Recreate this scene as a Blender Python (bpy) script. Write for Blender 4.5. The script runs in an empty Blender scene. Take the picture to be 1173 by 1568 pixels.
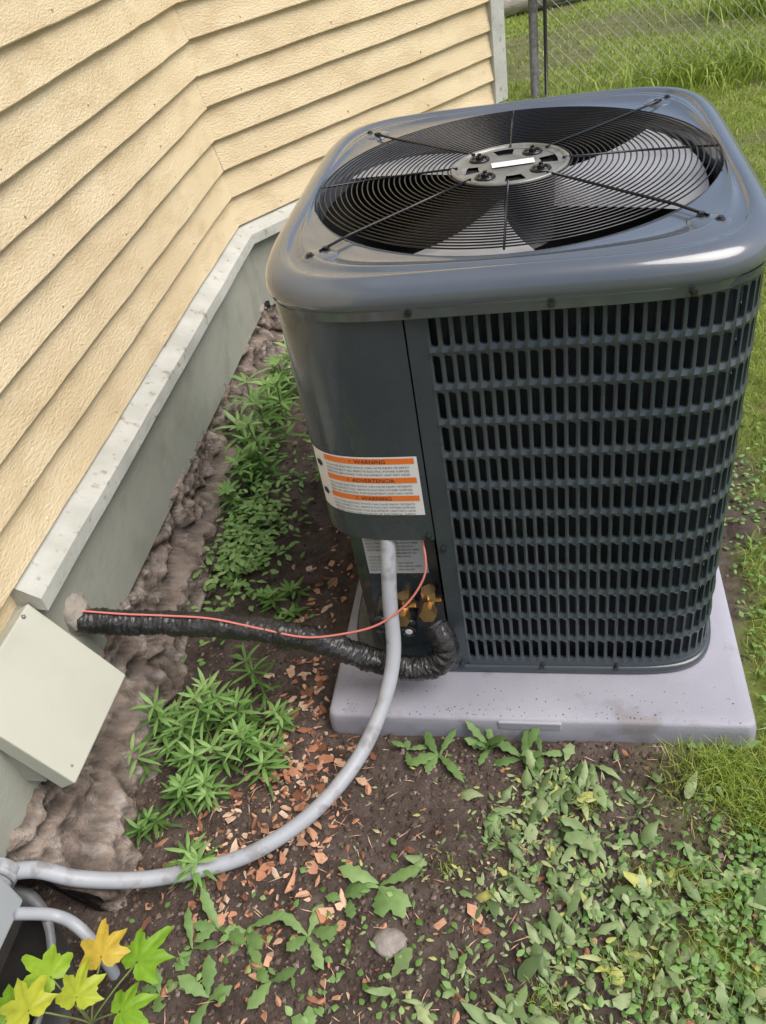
import bpy, math, random
import numpy as np
from mathutils import Vector, Matrix, noise as mn
random.seed(7); rng=np.random.default_rng(7)
S=bpy.context.scene
# ------------------------------------------------------------ helpers
def link(o):
    S.collection.objects.link(o); return o
def empty(name,loc=(0,0,0)):
    e=bpy.data.objects.new(name,None); e.empty_display_size=.1; e.location=loc; return link(e)
def mesh(name,V,F,mat,parent=None,smooth=False,rnd=None,bevel=0):
    me=bpy.data.meshes.new(name)
    me.from_pydata([tuple(v) for v in V],[],[tuple(f) for f in F])
    me.update()
    if smooth: me.polygons.foreach_set('use_smooth',[True]*len(me.polygons))
    me.materials.append(mat)
    if rnd is not None:
        a=me.attributes.new('rnd','FLOAT','POINT'); a.data.foreach_set('value',np.asarray(rnd,dtype=np.float32))
    o=link(bpy.data.objects.new(name,me))
    if parent: o.parent=parent
    if bevel:
        b=o.modifiers.new('bev','BEVEL'); b.width=bevel; b.segments=3; b.limit_method='ANGLE'
    return o
class Acc:
    def __init__(s): s.V=[];s.F=[];s.R=[]
    def add(s,V,F,r=None):
        n=len(s.V); s.V.extend(V); s.F.extend([tuple(i+n for i in f) for f in F])
        if r is not None: s.R.extend([r]*len(V))
    def out(s,name,mat,parent=None,smooth=False,bevel=0):
        return mesh(name,s.V,s.F,mat,parent,smooth,s.R if len(s.R)==len(s.V) and s.R else None,bevel)
def box(a,lo,hi):
    x0,y0,z0=lo;x1,y1,z1=hi
    a.add([(x0,y0,z0),(x1,y0,z0),(x1,y1,z0),(x0,y1,z0),(x0,y0,z1),(x1,y0,z1),(x1,y1,z1),(x0,y1,z1)],
      [(0,3,2,1),(4,5,6,7),(0,1,5,4),(1,2,6,5),(2,3,7,6),(3,0,4,7)])
def hexa(a,P):
    a.add(P,[(0,3,2,1),(4,5,6,7),(0,1,5,4),(1,2,6,5),(2,3,7,6),(3,0,4,7)])
def tube(a,pts,rad,n=10,closed=False,rfun=None,caps=True):
    pts=[Vector(p) for p in pts];m=len(pts);V=[];F=[]
    up=Vector((0,0,1));prev=None
    for i,p in enumerate(pts):
        if closed: t=(pts[(i+1)%m]-pts[i-1])
        else: t=pts[min(i+1,m-1)]-pts[max(i-1,0)]
        t.normalize()
        if prev is None:
            s=t.cross(up)
            if s.length<.1: s=t.cross(Vector((1,0,0)))
        else: s=prev-t*prev.dot(t)
        s.normalize();prev=s;w=s.cross(t)
        for k in range(n):
            q=2*math.pi*k/n
            r=rad if rfun is None else rfun(i,q,p)
            V.append(p+(s*math.cos(q)+w*math.sin(q))*r)
    L=m if closed else m-1
    for i in range(L):
        j=(i+1)%m
        for k in range(n):
            k2=(k+1)%n
            F.append((i*n+k,i*n+k2,j*n+k2,j*n+k))
    if caps and not closed:
        F.append(tuple(range(n)));F.append(tuple(range((m-1)*n+n-1,(m-1)*n-1,-1)))
    a.add(V,F)
def catmull(P,k=8):
    P=[Vector(p) for p in P];P=[P[0]*2-P[1]]+P+[P[-1]*2-P[-2]];o=[]
    for i in range(1,len(P)-2):
        a,b,c,d=P[i-1:i+3]
        for j in range(k):
            t=j/k;o.append(.5*((2*b)+(c-a)*t+(2*a-5*b+4*c-d)*t*t+(3*b-a-3*c+d)*t**3))
    o.append(P[-2]);return o
def disc_cyl(a,c,axis,r,h,n=20):
    ax=Vector(axis).normalized(); c=Vector(c)
    tube(a,[c,c+ax*h],r,n)
def ball(a,c,r,sx=1,sy=1,sz=1,nu=10,nv=6):
    V=[];F=[]
    for i in range(nv+1):
        th=math.pi*i/nv
        for j in range(nu):
            ph=2*math.pi*j/nu
            V.append((c[0]+r*sx*math.sin(th)*math.cos(ph),c[1]+r*sy*math.sin(th)*math.sin(ph),c[2]+r*sz*math.cos(th)))
    for i in range(nv):
        for j in range(nu):
            F.append((i*nu+j,(i+1)*nu+j,(i+1)*nu+(j+1)%nu,i*nu+(j+1)%nu))
    a.add(V,F)
# ------------------------------------------------------------ materials
def M(name,c1,c2=None,scale=8,rough=.6,bump=0,bscale=30,metal=0,rrange=None,detail=6,c3=None,s3=60,stretch=(1,1,1),coat=0,spec=.5,lo=.35,hi=.65,p3=(.56,.66),bdist=.01,cav_shade=False):
    m=bpy.data.materials.new(name);m.use_nodes=True;nt=m.node_tree;N=nt.nodes;L=nt.links
    b=N['Principled BSDF'];b.inputs['Roughness'].default_value=rough;b.inputs['Metallic'].default_value=metal
    b.inputs['Coat Weight'].default_value=coat;b.inputs['Coat Roughness'].default_value=.08
    b.inputs['Specular IOR Level'].default_value=spec
    tc=N.new('ShaderNodeTexCoord');mp=N.new('ShaderNodeMapping');mp.inputs['Scale'].default_value=stretch
    L.new(tc.outputs['Object'],mp.inputs[0])
    if c2 is None: b.inputs['Base Color'].default_value=(*c1,1)
    else:
        n=N.new('ShaderNodeTexNoise');n.inputs['Scale'].default_value=scale;n.inputs['Detail'].default_value=detail
        L.new(mp.outputs[0],n.inputs['Vector'])
        r=N.new('ShaderNodeValToRGB');r.color_ramp.elements[0].position=lo;r.color_ramp.elements[1].position=hi
        r.color_ramp.elements[0].color=(*c1,1);r.color_ramp.elements[1].color=(*c2,1)
        L.new(n.outputs[0],r.inputs[0]);col=r.outputs[0]
        if c3 is not None:
            n3=N.new('ShaderNodeTexNoise');n3.inputs['Scale'].default_value=s3;n3.inputs['Detail'].default_value=8
            L.new(mp.outputs[0],n3.inputs['Vector'])
            r3=N.new('ShaderNodeValToRGB');r3.color_ramp.elements[0].position=p3[0];r3.color_ramp.elements[1].position=p3[1]
            r3.color_ramp.elements[0].color=(0,0,0,1);r3.color_ramp.elements[1].color=(1,1,1,1)
            L.new(n3.outputs[0],r3.inputs[0])
            mx=N.new('ShaderNodeMix');mx.data_type='RGBA';L.new(r3.outputs[0],mx.inputs[0]);L.new(col,mx.inputs[6]);mx.inputs[7].default_value=(*c3,1)
            col=mx.outputs[2]
        if cav_shade:  # occlusion shade painted into the colour: crevices darker, ridges lighter
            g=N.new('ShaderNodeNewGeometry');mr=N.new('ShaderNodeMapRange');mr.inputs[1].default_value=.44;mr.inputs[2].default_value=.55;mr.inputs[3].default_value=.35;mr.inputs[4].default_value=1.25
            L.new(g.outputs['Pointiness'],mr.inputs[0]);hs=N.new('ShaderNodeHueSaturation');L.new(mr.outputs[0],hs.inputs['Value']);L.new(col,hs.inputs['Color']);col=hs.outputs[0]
        L.new(col,b.inputs['Base Color'])
    if bump:
        n2=N.new('ShaderNodeTexNoise');n2.inputs['Scale'].default_value=bscale;n2.inputs['Detail'].default_value=8;n2.inputs['Roughness'].default_value=.65
        L.new(mp.outputs[0],n2.inputs['Vector'])
        bp=N.new('ShaderNodeBump');bp.inputs['Strength'].default_value=bump;bp.inputs['Distance'].default_value=bdist
        L.new(n2.outputs[0],bp.inputs['Height']);L.new(bp.outputs[0],b.inputs['Normal'])
    if rrange:
        n4=N.new('ShaderNodeTexNoise');n4.inputs['Scale'].default_value=12;n4.inputs['Detail'].default_value=6
        L.new(mp.outputs[0],n4.inputs['Vector'])
        mr=N.new('ShaderNodeMapRange');mr.inputs[1].default_value=.35;mr.inputs[2].default_value=.65
        mr.inputs[3].default_value=rrange[0];mr.inputs[4].default_value=rrange[1]
        L.new(n4.outputs[0],mr.inputs[0]);L.new(mr.outputs[0],b.inputs['Roughness'])
    return m
def leafmat(name,cols,trans=.3,rough=.5):
    m=bpy.data.materials.new(name);m.use_nodes=True;nt=m.node_tree;N=nt.nodes;L=nt.links
    b=N['Principled BSDF'];b.inputs['Roughness'].default_value=rough;b.inputs['Specular IOR Level'].default_value=.35
    at=N.new('ShaderNodeAttribute');at.attribute_name='rnd'
    r=N.new('ShaderNodeValToRGB');els=r.color_ramp.elements
    while len(els)<len(cols): els.new(.5)
    for i,c in enumerate(cols): els[i].position=i/(len(cols)-1);els[i].color=(*c,1)
    L.new(at.outputs['Fac'],r.inputs[0])
    tc=N.new('ShaderNodeTexCoord');n=N.new('ShaderNodeTexNoise');n.inputs['Scale'].default_value=60;L.new(tc.outputs['Object'],n.inputs['Vector'])
    hs=N.new('ShaderNodeHueSaturation');mr=N.new('ShaderNodeMapRange');mr.inputs[3].default_value=.7;mr.inputs[4].default_value=1.3
    L.new(n.outputs[0],mr.inputs[0]);L.new(mr.outputs[0],hs.inputs['Value']);L.new(r.outputs[0],hs.inputs['Color'])
    L.new(hs.outputs[0],b.inputs['Base Color'])
    if trans>0:
        t=N.new('ShaderNodeBsdfTranslucent');L.new(hs.outputs[0],t.inputs[0])
        mx=N.new('ShaderNodeMixShader');mx.inputs[0].default_value=trans
        L.new(b.outputs[0],mx.inputs[1]);L.new(t.outputs[0],mx.inputs[2]);L.new(mx.outputs[0],N['Material Output'].inputs[0])
    return m
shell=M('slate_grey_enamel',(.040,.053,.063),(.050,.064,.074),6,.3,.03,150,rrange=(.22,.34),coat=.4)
capm=M('slate_grey_cap_sky_lit',(.090,.106,.13),(.112,.130,.156),5,.2,.02,80,rrange=(.12,.2),coat=1)  # base lighter than the shell, sky reflection partly painted into the colour
black=M('black_wire',(.008,.008,.009),None,rough=.22)
innerm=M('condenser_coil',(.010,.013,.017),(.035,.04,.052),30,.5,.6,300,stretch=(1,1,.05))
drum=M('fan_shroud_inside',(.012,.013,.014),(.02,.021,.022),10,.5)
blade=M('fan_blade_aluminium',(.40,.405,.42),(.52,.525,.54),12,.35,.1,40,metal=.15)
hubm=M('hub_grey',(.17,.175,.16),(.28,.285,.26),30,.4,.1,60,metal=.3)
white=M('label_white',(.76,.77,.79),(.82,.82,.83),20,.45)
orange=M('label_orange',(.85,.2,.03),None,rough=.5)
ink=M('label_ink',(.02,.02,.025),None,rough=.6)
silver=M('nameplate_silver',(.50,.52,.55),(.58,.60,.62),15,.4)
brass=M('brass',(.62,.42,.2),(.45,.30,.14),30,.28,.1,60,metal=.9)
screwm=M('screw',(.02,.02,.022),(.1,.1,.1),60,.35,metal=.6)
padm=M('composite_pad',(.30,.30,.35),(.375,.375,.43),3,.55,.15,200,c3=(.24,.23,.24),s3=9,rrange=(.45,.65))
condm=M('grey_liquidtight',(.34,.36,.395),(.41,.43,.465),9,.42,.05,90,c3=(.27,.27,.28),s3=25)
tape=M('black_vinyl_tape',(.008,.008,.009),(.018,.018,.02),20,.2,.6,140,rrange=(.08,.22),coat=.5)
redw=M('salmon_wire',(.62,.2,.16),None,rough=.45)
foam=M('sealing_putty',(.28,.25,.21),(.40,.36,.31),20,.85,.6,60)
paint=M('yellow_clapboard_paint',(.73,.585,.365),(.80,.665,.435),3,.6,.6,80,c3=(.63,.49,.29),s3=7,stretch=(1,1,2.5),p3=(.5,.8))
sillm=M('weathered_sill_paint',(.43,.44,.40),(.53,.54,.50),10,.7,.35,50,c3=(.30,.28,.235),s3=35,p3=(.60,.70))
skirtm=M('skirt_paint',(.31,.32,.275),(.37,.38,.33),3,.7,.25,50,c3=(.25,.25,.205),s3=7,p3=(.5,.8))
boxm=M('cream_sheet_metal',(.47,.48,.405),(.51,.52,.44),3,.55,.06,60,c3=(.43,.435,.36),s3=6,p3=(.5,.8))
stonem=M('rough_foundation_stone',(.15,.115,.093),(.36,.29,.24),9,.95,1.0,60,c3=(.46,.41,.365),s3=22,p3=(.54,.70),bdist=.02,cav_shade=True)  # stone colour plus painted crevice shade
galv=M('galvanised_grey',(.20,.21,.22),(.28,.29,.30),10,.5,.2,30,metal=.3)
darkm=M('well_shade_paint',(.01,.009,.008),(.02,.018,.015),20,.9)  # near-black colour painted in for the shade inside the window well
ebox=M('grey_electrical_box',(.36,.40,.43),(.42,.45,.48),5,.4)
postm=M('fence_post_metal',(.10,.105,.10),(.2,.2,.19),30,.6,.3,50,metal=.3)
wirem=M('chain_link_wire',(.28,.30,.26),(.4,.42,.38),30,.5,metal=.3)
logm=M('weathered_wood',(.30,.27,.24),(.5,.47,.43),12,.85,.8,40,stretch=(.3,1,1))
chipm=leafmat('wood_chip',[(.17,.075,.045),(.42,.19,.11),(.56,.33,.21),(.66,.50,.38)],.0,.85)
pebm=leafmat('soil_crumb',[(.055,.038,.03),(.11,.078,.062),(.17,.125,.10),(.32,.28,.25)],.0,.95)
weedm=leafmat('weed_leaf',[(.07,.14,.03),(.13,.26,.06),(.23,.40,.12),(.35,.50,.19)],.3)
broadm=leafmat('broad_leaf',[(.08,.14,.045),(.14,.25,.075),(.22,.35,.12),(.34,.46,.20)],.25)
clipm=leafmat('leaf_clipping',[(.08,.13,.05),(.16,.24,.09),(.25,.35,.15),(.38,.46,.24),(.5,.5,.15)],.2)
grassm=leafmat('grass_blade',[(.13,.20,.035),(.23,.33,.05),(.33,.43,.07),(.42,.50,.11),(.47,.41,.21)],.3)
maplem=leafmat('maple_leaf',[(.16,.38,.03),(.34,.52,.04),(.64,.54,.06),(.64,.34,.07)],.35,.4)
stemm=M('plant_stem',(.12,.2,.05),(.2,.2,.08),20,.6)
# ------------------------------------------------------------ camera / light
r=Vector((0.97888229,0.13898074,-0.14991271));u=Vector((0.02259506,0.65528782,0.75504128));f=Vector((-0.20317216,0.74248382,-0.63830936))
cam=bpy.data.cameras.new('camera');co=link(bpy.data.objects.new('camera',cam))
C=Vector((.0646,-1.6402,1.5529))
co.matrix_world=Matrix(((r.x,u.x,-f.x,C.x),(r.y,u.y,-f.y,C.y),(r.z,u.z,-f.z,C.z),(0,0,0,1)))
cam.sensor_fit='HORIZONTAL';cam.sensor_width=36;cam.lens=36*1243.4/1173;cam.clip_start=.02;cam.clip_end=400
S.camera=co
w=bpy.data.worlds.new('World');S.world=w;w.use_nodes=True;nt=w.node_tree
sky=nt.nodes.new('ShaderNodeTexSky');sky.sky_type='NISHITA';sky.sun_disc=False
EL,AZ=math.radians(58),math.radians(105)
sky.sun_elevation=EL;sky.sun_rotation=AZ;sky.dust_density=4;sky.air_density=1;sky.ozone_density=1
nt.links.new(sky.outputs[0],nt.nodes['Background'].inputs[0]);nt.nodes['Background'].inputs[1].default_value=.15
sl=bpy.data.lights.new('sun','SUN');sl.energy=2.9;sl.angle=math.radians(45);sl.color=(1,.965,.92)
so=link(bpy.data.objects.new('sun',sl))
sd=Vector((math.sin(AZ)*math.cos(EL),math.cos(AZ)*math.cos(EL),math.sin(EL)))
so.rotation_euler=sd.to_track_quat('Z','Y').to_euler()
S.view_settings.view_transform='Standard';S.view_settings.look='None';S.view_settings.exposure=0
# ------------------------------------------------------------ ground
def sstep(a,b,x): t=np.clip((x-a)/(b-a),0,1);return t*t*(3-2*t)
def nz(x,y,s,o=0): return mn.fractal(Vector((x*s+o,y*s-o,o*.37)),1.0,2.0,4)
def lawn(x,y):
    n=.16*nz(x,y,2.2,3)+.06*nz(x,y,9,5)
    if y<-.56: e=.34+.35*min(0,y+.90)
    elif y<.2: e=.34+(y+.56)/.76*.36
    elif y<1.3: e=.62
    else: e=.62-(y-1.3)*2
    if y>3: e=-3
    v=float(sstep(-.10,.10,np.float64(x-e+n)))
    if y<-.6: v*=.45+.55*float(sstep(-.1,.15,nz(x,y,5,9)))
    if y>3: v*=.45+.55*float(sstep(-.28,.05,nz(x,y,.9,31)))
    if y>1.2 and x<-0.3: v=0 if x<-.6 else v*.5
    return v
def gh(x,y):
    near=1 if (-1.3<x<1.3 and -2<y<1.8) else .4
    h=near*(.012*nz(x,y,5,1)+.008*nz(x,y,22,2)+.006*nz(x,y,60,4))
    if -.50<x<.53 and -.64<y<.5: h=min(h,0)-.006
    return h-.006
xs=np.concatenate([[-60,-30,-15,-8,-4,-2.5,-1.8,-1.4],np.arange(-1.2,1.0,.0085),[1.05,1.15,1.3,1.5,1.75,2,2.5,3,3.5,4,5,7,10,16,30,60]])
ys=np.concatenate([[-40,-20,-10,-6,-4,-3,-2.4,-2],np.arange(-1.7,1.2,.0085),np.arange(1.25,3,.08),np.arange(3,9,.15),[10,12,15,20,30,60,120]])
V=[];mk=[]
for y in ys:
    for x in xs: V.append((x,y,gh(x,y)));mk.append(lawn(x,y))
nx=len(xs);F=[(j*nx+i,j*nx+i+1,(j+1)*nx+i+1,(j+1)*nx+i) for j in range(len(ys)-1) for i in range(nx-1)]
gm=bpy.data.materials.new('soil_and_turf');gm.use_nodes=True;N=gm.node_tree.nodes;L=gm.node_tree.links;b=N['Principled BSDF']
b.inputs['Roughness'].default_value=.95;b.inputs['Specular IOR Level'].default_value=.2
tc=N.new('ShaderNodeTexCoord')
def noiseramp(scale,cols,det=10):
    n=N.new('ShaderNodeTexNoise');n.inputs['Scale'].default_value=scale;n.inputs['Detail'].default_value=det;n.inputs['Roughness'].default_value=.7
    L.new(tc.outputs['Object'],n.inputs['Vector']);q=N.new('ShaderNodeValToRGB');e=q.color_ramp.elements
    while len(e)<len(cols): e.new(.5)
    for i,c in enumerate(cols): e[i].position=.3+.4*i/(len(cols)-1);e[i].color=(*c,1)
    L.new(n.outputs[0],q.inputs[0]);return q.outputs[0]
soil=noiseramp(14,[(.065,.047,.04),(.12,.09,.076),(.175,.137,.117),(.25,.205,.18)])
turf=noiseramp(5,[(.14,.17,.045),(.20,.26,.055),(.26,.32,.08),(.28,.24,.13)])
at=N.new('ShaderNodeAttribute');at.attribute_name='rnd'
mx=N.new('ShaderNodeMix');mx.data_type='RGBA';L.new(at.outputs['Fac'],mx.inputs[0]);L.new(soil,mx.inputs[6]);L.new(turf,mx.inputs[7]);L.new(mx.outputs[2],b.inputs['Base Color'])
n2=N.new('ShaderNodeTexNoise');n2.inputs['Scale'].default_value=90;n2.inputs['Detail'].default_value=10;n2.inputs['Roughness'].default_value=.75;L.new(tc.outputs['Object'],n2.inputs['Vector'])
bp=N.new('ShaderNodeBump');bp.inputs['Strength'].default_value=1;bp.inputs['Distance'].default_value=.018;L.new(n2.outputs[0],bp.inputs['Height']);L.new(bp.outputs[0],b.inputs['Normal'])
mesh('ground',V,F,gm,None,True,mk)
# ------------------------------------------------------------ grass
def blades(xy,h,wd,lean,col):
    n=len(xy);az=rng.uniform(0,2*np.pi,n);z0=np.array([gh(a,b_) for a,b_ in xy])
    root=np.column_stack([xy,z0]);sd_=np.column_stack([np.cos(az),np.sin(az),np.zeros(n)])
    ld=rng.uniform(0,2*np.pi,n);lv=np.column_stack([np.cos(ld),np.sin(ld),np.zeros(n)])*(lean*h)[:,None]
    up=np.array([0,0,1.])
    m=root+up*(h*.55)[:,None]+lv*.35; t=root+up*(h*np.clip(1-lean*.45,.25,1))[:,None]+lv
    W=sd_*(wd/2)[:,None]
    V=np.stack([root-W,root+W,m-W*.8,m+W*.8,t],1).reshape(-1,3)
    i=np.arange(n)*5
    F=np.concatenate([np.stack([i,i+1,i+3],1),np.stack([i,i+3,i+2],1),np.stack([i+2,i+3,i+4],1)])
    return V,F,np.repeat(col,5)
def fastmesh(name,V,F,R,mat):
    me=bpy.data.meshes.new(name);me.vertices.add(len(V));me.vertices.foreach_set('co',V.astype(np.float32).ravel())
    me.loops.add(F.size);me.loops.foreach_set('vertex_index',F.astype(np.int32).ravel())
    me.polygons.add(len(F));me.polygons.foreach_set('loop_start',np.arange(0,F.size,3,dtype=np.int32));me.polygons.foreach_set('loop_total',np.full(len(F),3,dtype=np.int32))
    me.update(calc_edges=True);me.validate();me.materials.append(mat)
    a=me.attributes.new('rnd','FLOAT','POINT');a.data.foreach_set('value',R.astype(np.float32))
    return link(bpy.data.objects.new(name,me))
regs=[(.15,1.0,-1.5,-.55,17000,(.012,.042),.0018),(.5,1.5,-.6,1.6,26000,(.02,.055),.0024),(-.3,4,1.6,4.5,44000,(.02,.05),.0045),(-1.5,5.5,4.5,10,44000,(.025,.05),.008)]
VV=[];FF=[];RR=[];off=0
for x0,x1,y0,y1,n,hr,wd in regs:
    P=np.column_stack([rng.uniform(x0,x1,n),rng.uniform(y0,y1,n)])
    k=np.array([lawn(a,b_) for a,b_ in P]);thr=rng.uniform(.15,1,n)
    P=P[k>thr]
    n=len(P)
    pn=np.array([nz(a,b_,1.3,21) for a,b_ in P])
    h=rng.uniform(*hr,n)*(1+.4*pn);col=np.clip(.42+.4*pn+rng.normal(0,.18,n),0,1)
    col=np.where(rng.random(n)<.08,1,col*.85)
    v,f_,c=blades(P,h,np.full(n,wd)*rng.uniform(.7,1.3,n),rng.uniform(.2,1.3,n),col)
    VV.append(v);FF.append(f_+off);RR.append(c);off+=len(v)
for (cx,cy,sp,n,hh) in [(.40,-.67,.05,700,.075),(.46,-.74,.06,600,.065),(1.9,6.2,.3,900,.3),(1.2,4.45,.3,900,.24),(2.2,5.2,.2,400,.25),(.55,-.80,.05,300,.06),(.12,-.75,.02,60,.04),(.2,-1.05,.05,160,.045),(.05,-1.12,.03,80,.04),(.28,-.9,.04,160,.045),(-.15,-.9,.02,40,.03)]:
    P=np.column_stack([rng.normal(cx,sp,n),rng.normal(cy,sp*.6,n)])
    P=P[(P[:,1]<-.61)|(P[:,1]>.6)];n=len(P)
    v,f_,c=blades(P,rng.uniform(.5,1,n)*hh,np.full(n,.0018 if hh<.1 else .010),rng.uniform(.3,1.2,n),np.clip(rng.normal(.45,.15,n),0,.8))
    VV.append(v);FF.append(f_+off);RR.append(c);off+=len(v)
fastmesh('lawn_grass',np.concatenate(VV),np.concatenate(FF),np.concatenate(RR),grassm)
# ------------------------------------------------------------ soil crumbs / chips
def lump(a,c,s,rn,flat=.7):
    V=[];q=random.uniform(0,6.28);cq,sq=math.cos(q),math.sin(q)
    for x,y,z in [(1,0,0),(-1,0,0),(0,1,0),(0,-1,0),(0,0,1),(0,0,-1)]:
        k=random.uniform(.6,1.2)*s;x,y,z=x*k,y*k,z*k*flat
        V.append((c[0]+x*cq-y*sq,c[1]+x*sq+y*cq,c[2]+z))
    a.add(V,[(0,2,4),(2,1,4),(1,3,4),(3,0,4),(2,0,5),(1,2,5),(3,1,5),(0,3,5)],rn)
a=Acc()
for i in range(22000):
    x=random.uniform(-1.0,.75);y=random.uniform(-1.45,.9) if i%4==0 else random.uniform(-1.35,-.35)
    if -.45<x<.48 and y>-.6: continue
    if lawn(x,y)>.7: continue
    s=random.choice([.0015,.002,.003,.003,.0045,.006])*random.uniform(.7,1.5)
    lump(a,(x,y,gh(x,y)+s*.25),s,random.random()**1.7*.9 if s<.007 else random.random()*.6)
for i in range(160):   # dirt kicked on to the pad
    x=random.uniform(-.42,.45);y=random.choice([random.uniform(-.585,-.49),random.uniform(-.585,-.55)]);s=random.uniform(.0008,.002)
    lump(a,(x,y,.0505+s*.3),s,random.random()*.6)
a.out('soil_crumbs',pebm)
a=Acc()
def chip(x,y,l,wd,z=.0):
    az=random.uniform(0,6.28);ti=random.uniform(-.5,.5);ro=random.uniform(-.6,.6)
    mt=Matrix.Rotation(az,3,'Z')@Matrix.Rotation(ti,3,'Y')@Matrix.Rotation(ro,3,'X')
    t=random.uniform(.0006,.002);n=random.choice([5,6,7,8]);V=[]
    jit=[(random.uniform(-.4,.4),random.uniform(.5,1.2)) for _ in range(n)]
    cz=random.uniform(-.25,.25)
    for zz in (-t,t):
        for k in range(n):
            q=6.283*k/n+jit[k][0];rr=jit[k][1]
            V.append(Vector((x,y,gh(x,y)+.004+z))+mt@Vector((math.cos(q)*l*rr,math.sin(q)*wd*rr,zz+cz*l*rr*rr*math.cos(q)**2)))
    a.add(V,[(k,(k+1)%n,n+(k+1)%n,n+k) for k in range(n)]+[(n,n+k,n+k+1) for k in range(1,n-1)],random.random())
for (cx,cy,sx,sy,n) in [(-.50,-.50,.06,.13,170),(-.49,-.70,.06,.11,170),(-.60,-.90,.09,.07,150),(-.52,-1.02,.12,.07,70),(-.55,-.12,.05,.16,90),(-.45,-.84,.04,.06,40),(-.35,-1.15,.15,.08,30),(.1,-.9,.3,.15,30)]:
    for i in range(n):
        x=random.gauss(cx,sx);y=random.gauss(cy,sy)
        if x>-.47 and y>-.6: continue
        l=random.choice([.004,.006,.008,.009,.012,.02]);chip(x,y,l,l*random.uniform(.3,.75))
a.out('wood_chips',chipm)
# ------------------------------------------------------------ leaves
def leaf(a,base,az,el,ln,wd,droop,rn,segs=5,fold=.18,shape='lance',wave=0):
    p=Vector(base);V=[];F=[]
    for i in range(segs+1):
        t=i/segs;e=el-droop*t
        d=Vector((math.cos(az)*math.cos(e),math.sin(az)*math.cos(e),math.sin(e)))
        s=Vector((-math.sin(az),math.cos(az),0));nn=s.cross(d)
        if shape=='lance': hw=wd*.5*(math.sin(math.pi*min(1,t*.93+.07))**.9)
        elif shape=='ovate': hw=wd*.5*(math.sin(math.pi*min(1,(t*.95+.05)**.75)))
        else: hw=wd*.5*(math.sin(math.pi*min(1,(t*.95+.03)**1.35))+.08)*(1+(.22 if i%2 else -.16))
        if t==1: hw=wd*.01
        wv=wave*math.sin(i*2.3)*wd
        V+= [p-s*hw+nn*(fold*hw+wv),p-nn*fold*hw*.5,p+s*hw+nn*(fold*hw-wv)]
        p=p+d*(ln/segs)
        az+=random.gauss(0,.06)
    for i in range(segs):
        k=i*3;F+=[(k,k+1,k+4,k+3),(k+1,k+2,k+5,k+4)]
    a.add(V,F,rn)
def whorl_plant(a,st,x,y,h,L=.06,lv=5,tone=.5,wd=.011):
    bx,by=random.gauss(0,.018),random.gauss(0,.018);z0=gh(x,y)
    tube(st,[(x,y,z0-.01),(x+bx*.5,y+by*.5,z0+h*.5),(x+bx,y+by,z0+h)],.0016,5)
    az=random.uniform(0,6)
    for k in range(lv):
        t=.25+.75*k/(lv-1) if lv>1 else 1
        px,py,pz=x+bx*t,y+by*t,z0+h*t
        n=random.choice([6,7,8]) if k>lv-3 else 4
        for j in range(n):
            az+=6.283/n+random.gauss(0,.2)
            top=k==lv-1
            leaf(a,(px,py,pz),az,random.uniform(.15,.5) if not top else random.uniform(.3,.9),L*random.uniform(.7,1.15)*(.75 if top else 1),wd*random.uniform(.8,1.2),random.uniform(.4,.9),min(1,max(0,tone-.2+random.gauss(0,.14)+.6*(t-.5))))
def weed(name,cl):
    a=Acc();st=Acc()
    for c in cl: c(a,st)
    e=empty(name)
    a.out('leaves',weedm,e,True);
    if st.V: st.out('stems',stemm,e,True)
def clump(cx,cy,sx,sy,n,h,L,tone=.5,lv=5,wd=.010):
    def f_(a,st):
        P=[]
        for i in range(n):
            for tr in range(20):
                x,y=random.gauss(cx,sx),random.gauss(cy,sy)
                if all((x-p)**2+(y-q)**2>(.038)**2 for p,q in P): break
            P.append((x,y));whorl_plant(a,st,x,y,h*random.uniform(.5,1.25),L*random.uniform(.85,1.15),lv,tone+random.gauss(0,.08),wd)
    return f_
weed('weed_plant',[clump(-.77,-.61,.045,.05,7,.15,.075,.65,4,.0095),clump(-.67,-.66,.05,.055,8,.10,.062,.6,4,.009),clump(-.58,-.64,.035,.05,5,.06,.048,.5,3,.008),clump(-.72,-.76,.05,.03,4,.07,.052,.5,3,.0085)])
weed('weed_plant',[clump(-.65,-.96,.012,.01,2,.09,.065,.6,4,.009),clump(-.78,-.87,.03,.03,3,.06,.05,.45,3,.0085)])
weed('weed_plant',[clump(-.87,.55,.035,.14,8,.22,.09,.6,4,.014),clump(-.85,.28,.035,.10,6,.14,.065,.5,4,.011),clump(-.90,.85,.03,.1,4,.2,.08,.55,4,.013)])
weed('weed_plant',[clump(-.66,-.20,.04,.04,4,.06,.045,.45,3,.010),clump(-.60,-.32,.03,.04,2,.05,.04,.4,3,.009)])
a=Acc()
for i in range(700):
    x=random.gauss(-.81,.05);y=random.gauss(.02,.14)
    if x<-.9: continue
    h=random.uniform(.01,.09);leaf(a,(x,y,gh(x,y)+h),random.uniform(0,6.28),random.uniform(0,.6),random.uniform(.018,.034),random.uniform(.010,.018),.6,min(1,max(0,random.gauss(.78,.15))),3,.15,'ovate')
for i in range(220):
    x=random.gauss(-.78,.1);y=random.gauss(.35,.35)
    if x<-.9 or x>-.45: continue
    leaf(a,(x,y,gh(x,y)+random.uniform(.003,.03)),random.uniform(0,6.28),random.uniform(0,.6),random.uniform(.015,.03),random.uniform(.009,.015),.6,min(1,max(0,random.gauss(.45,.15))),3,.15,'ovate')
a.out('chickweed_patch',weedm,None,True)
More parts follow.
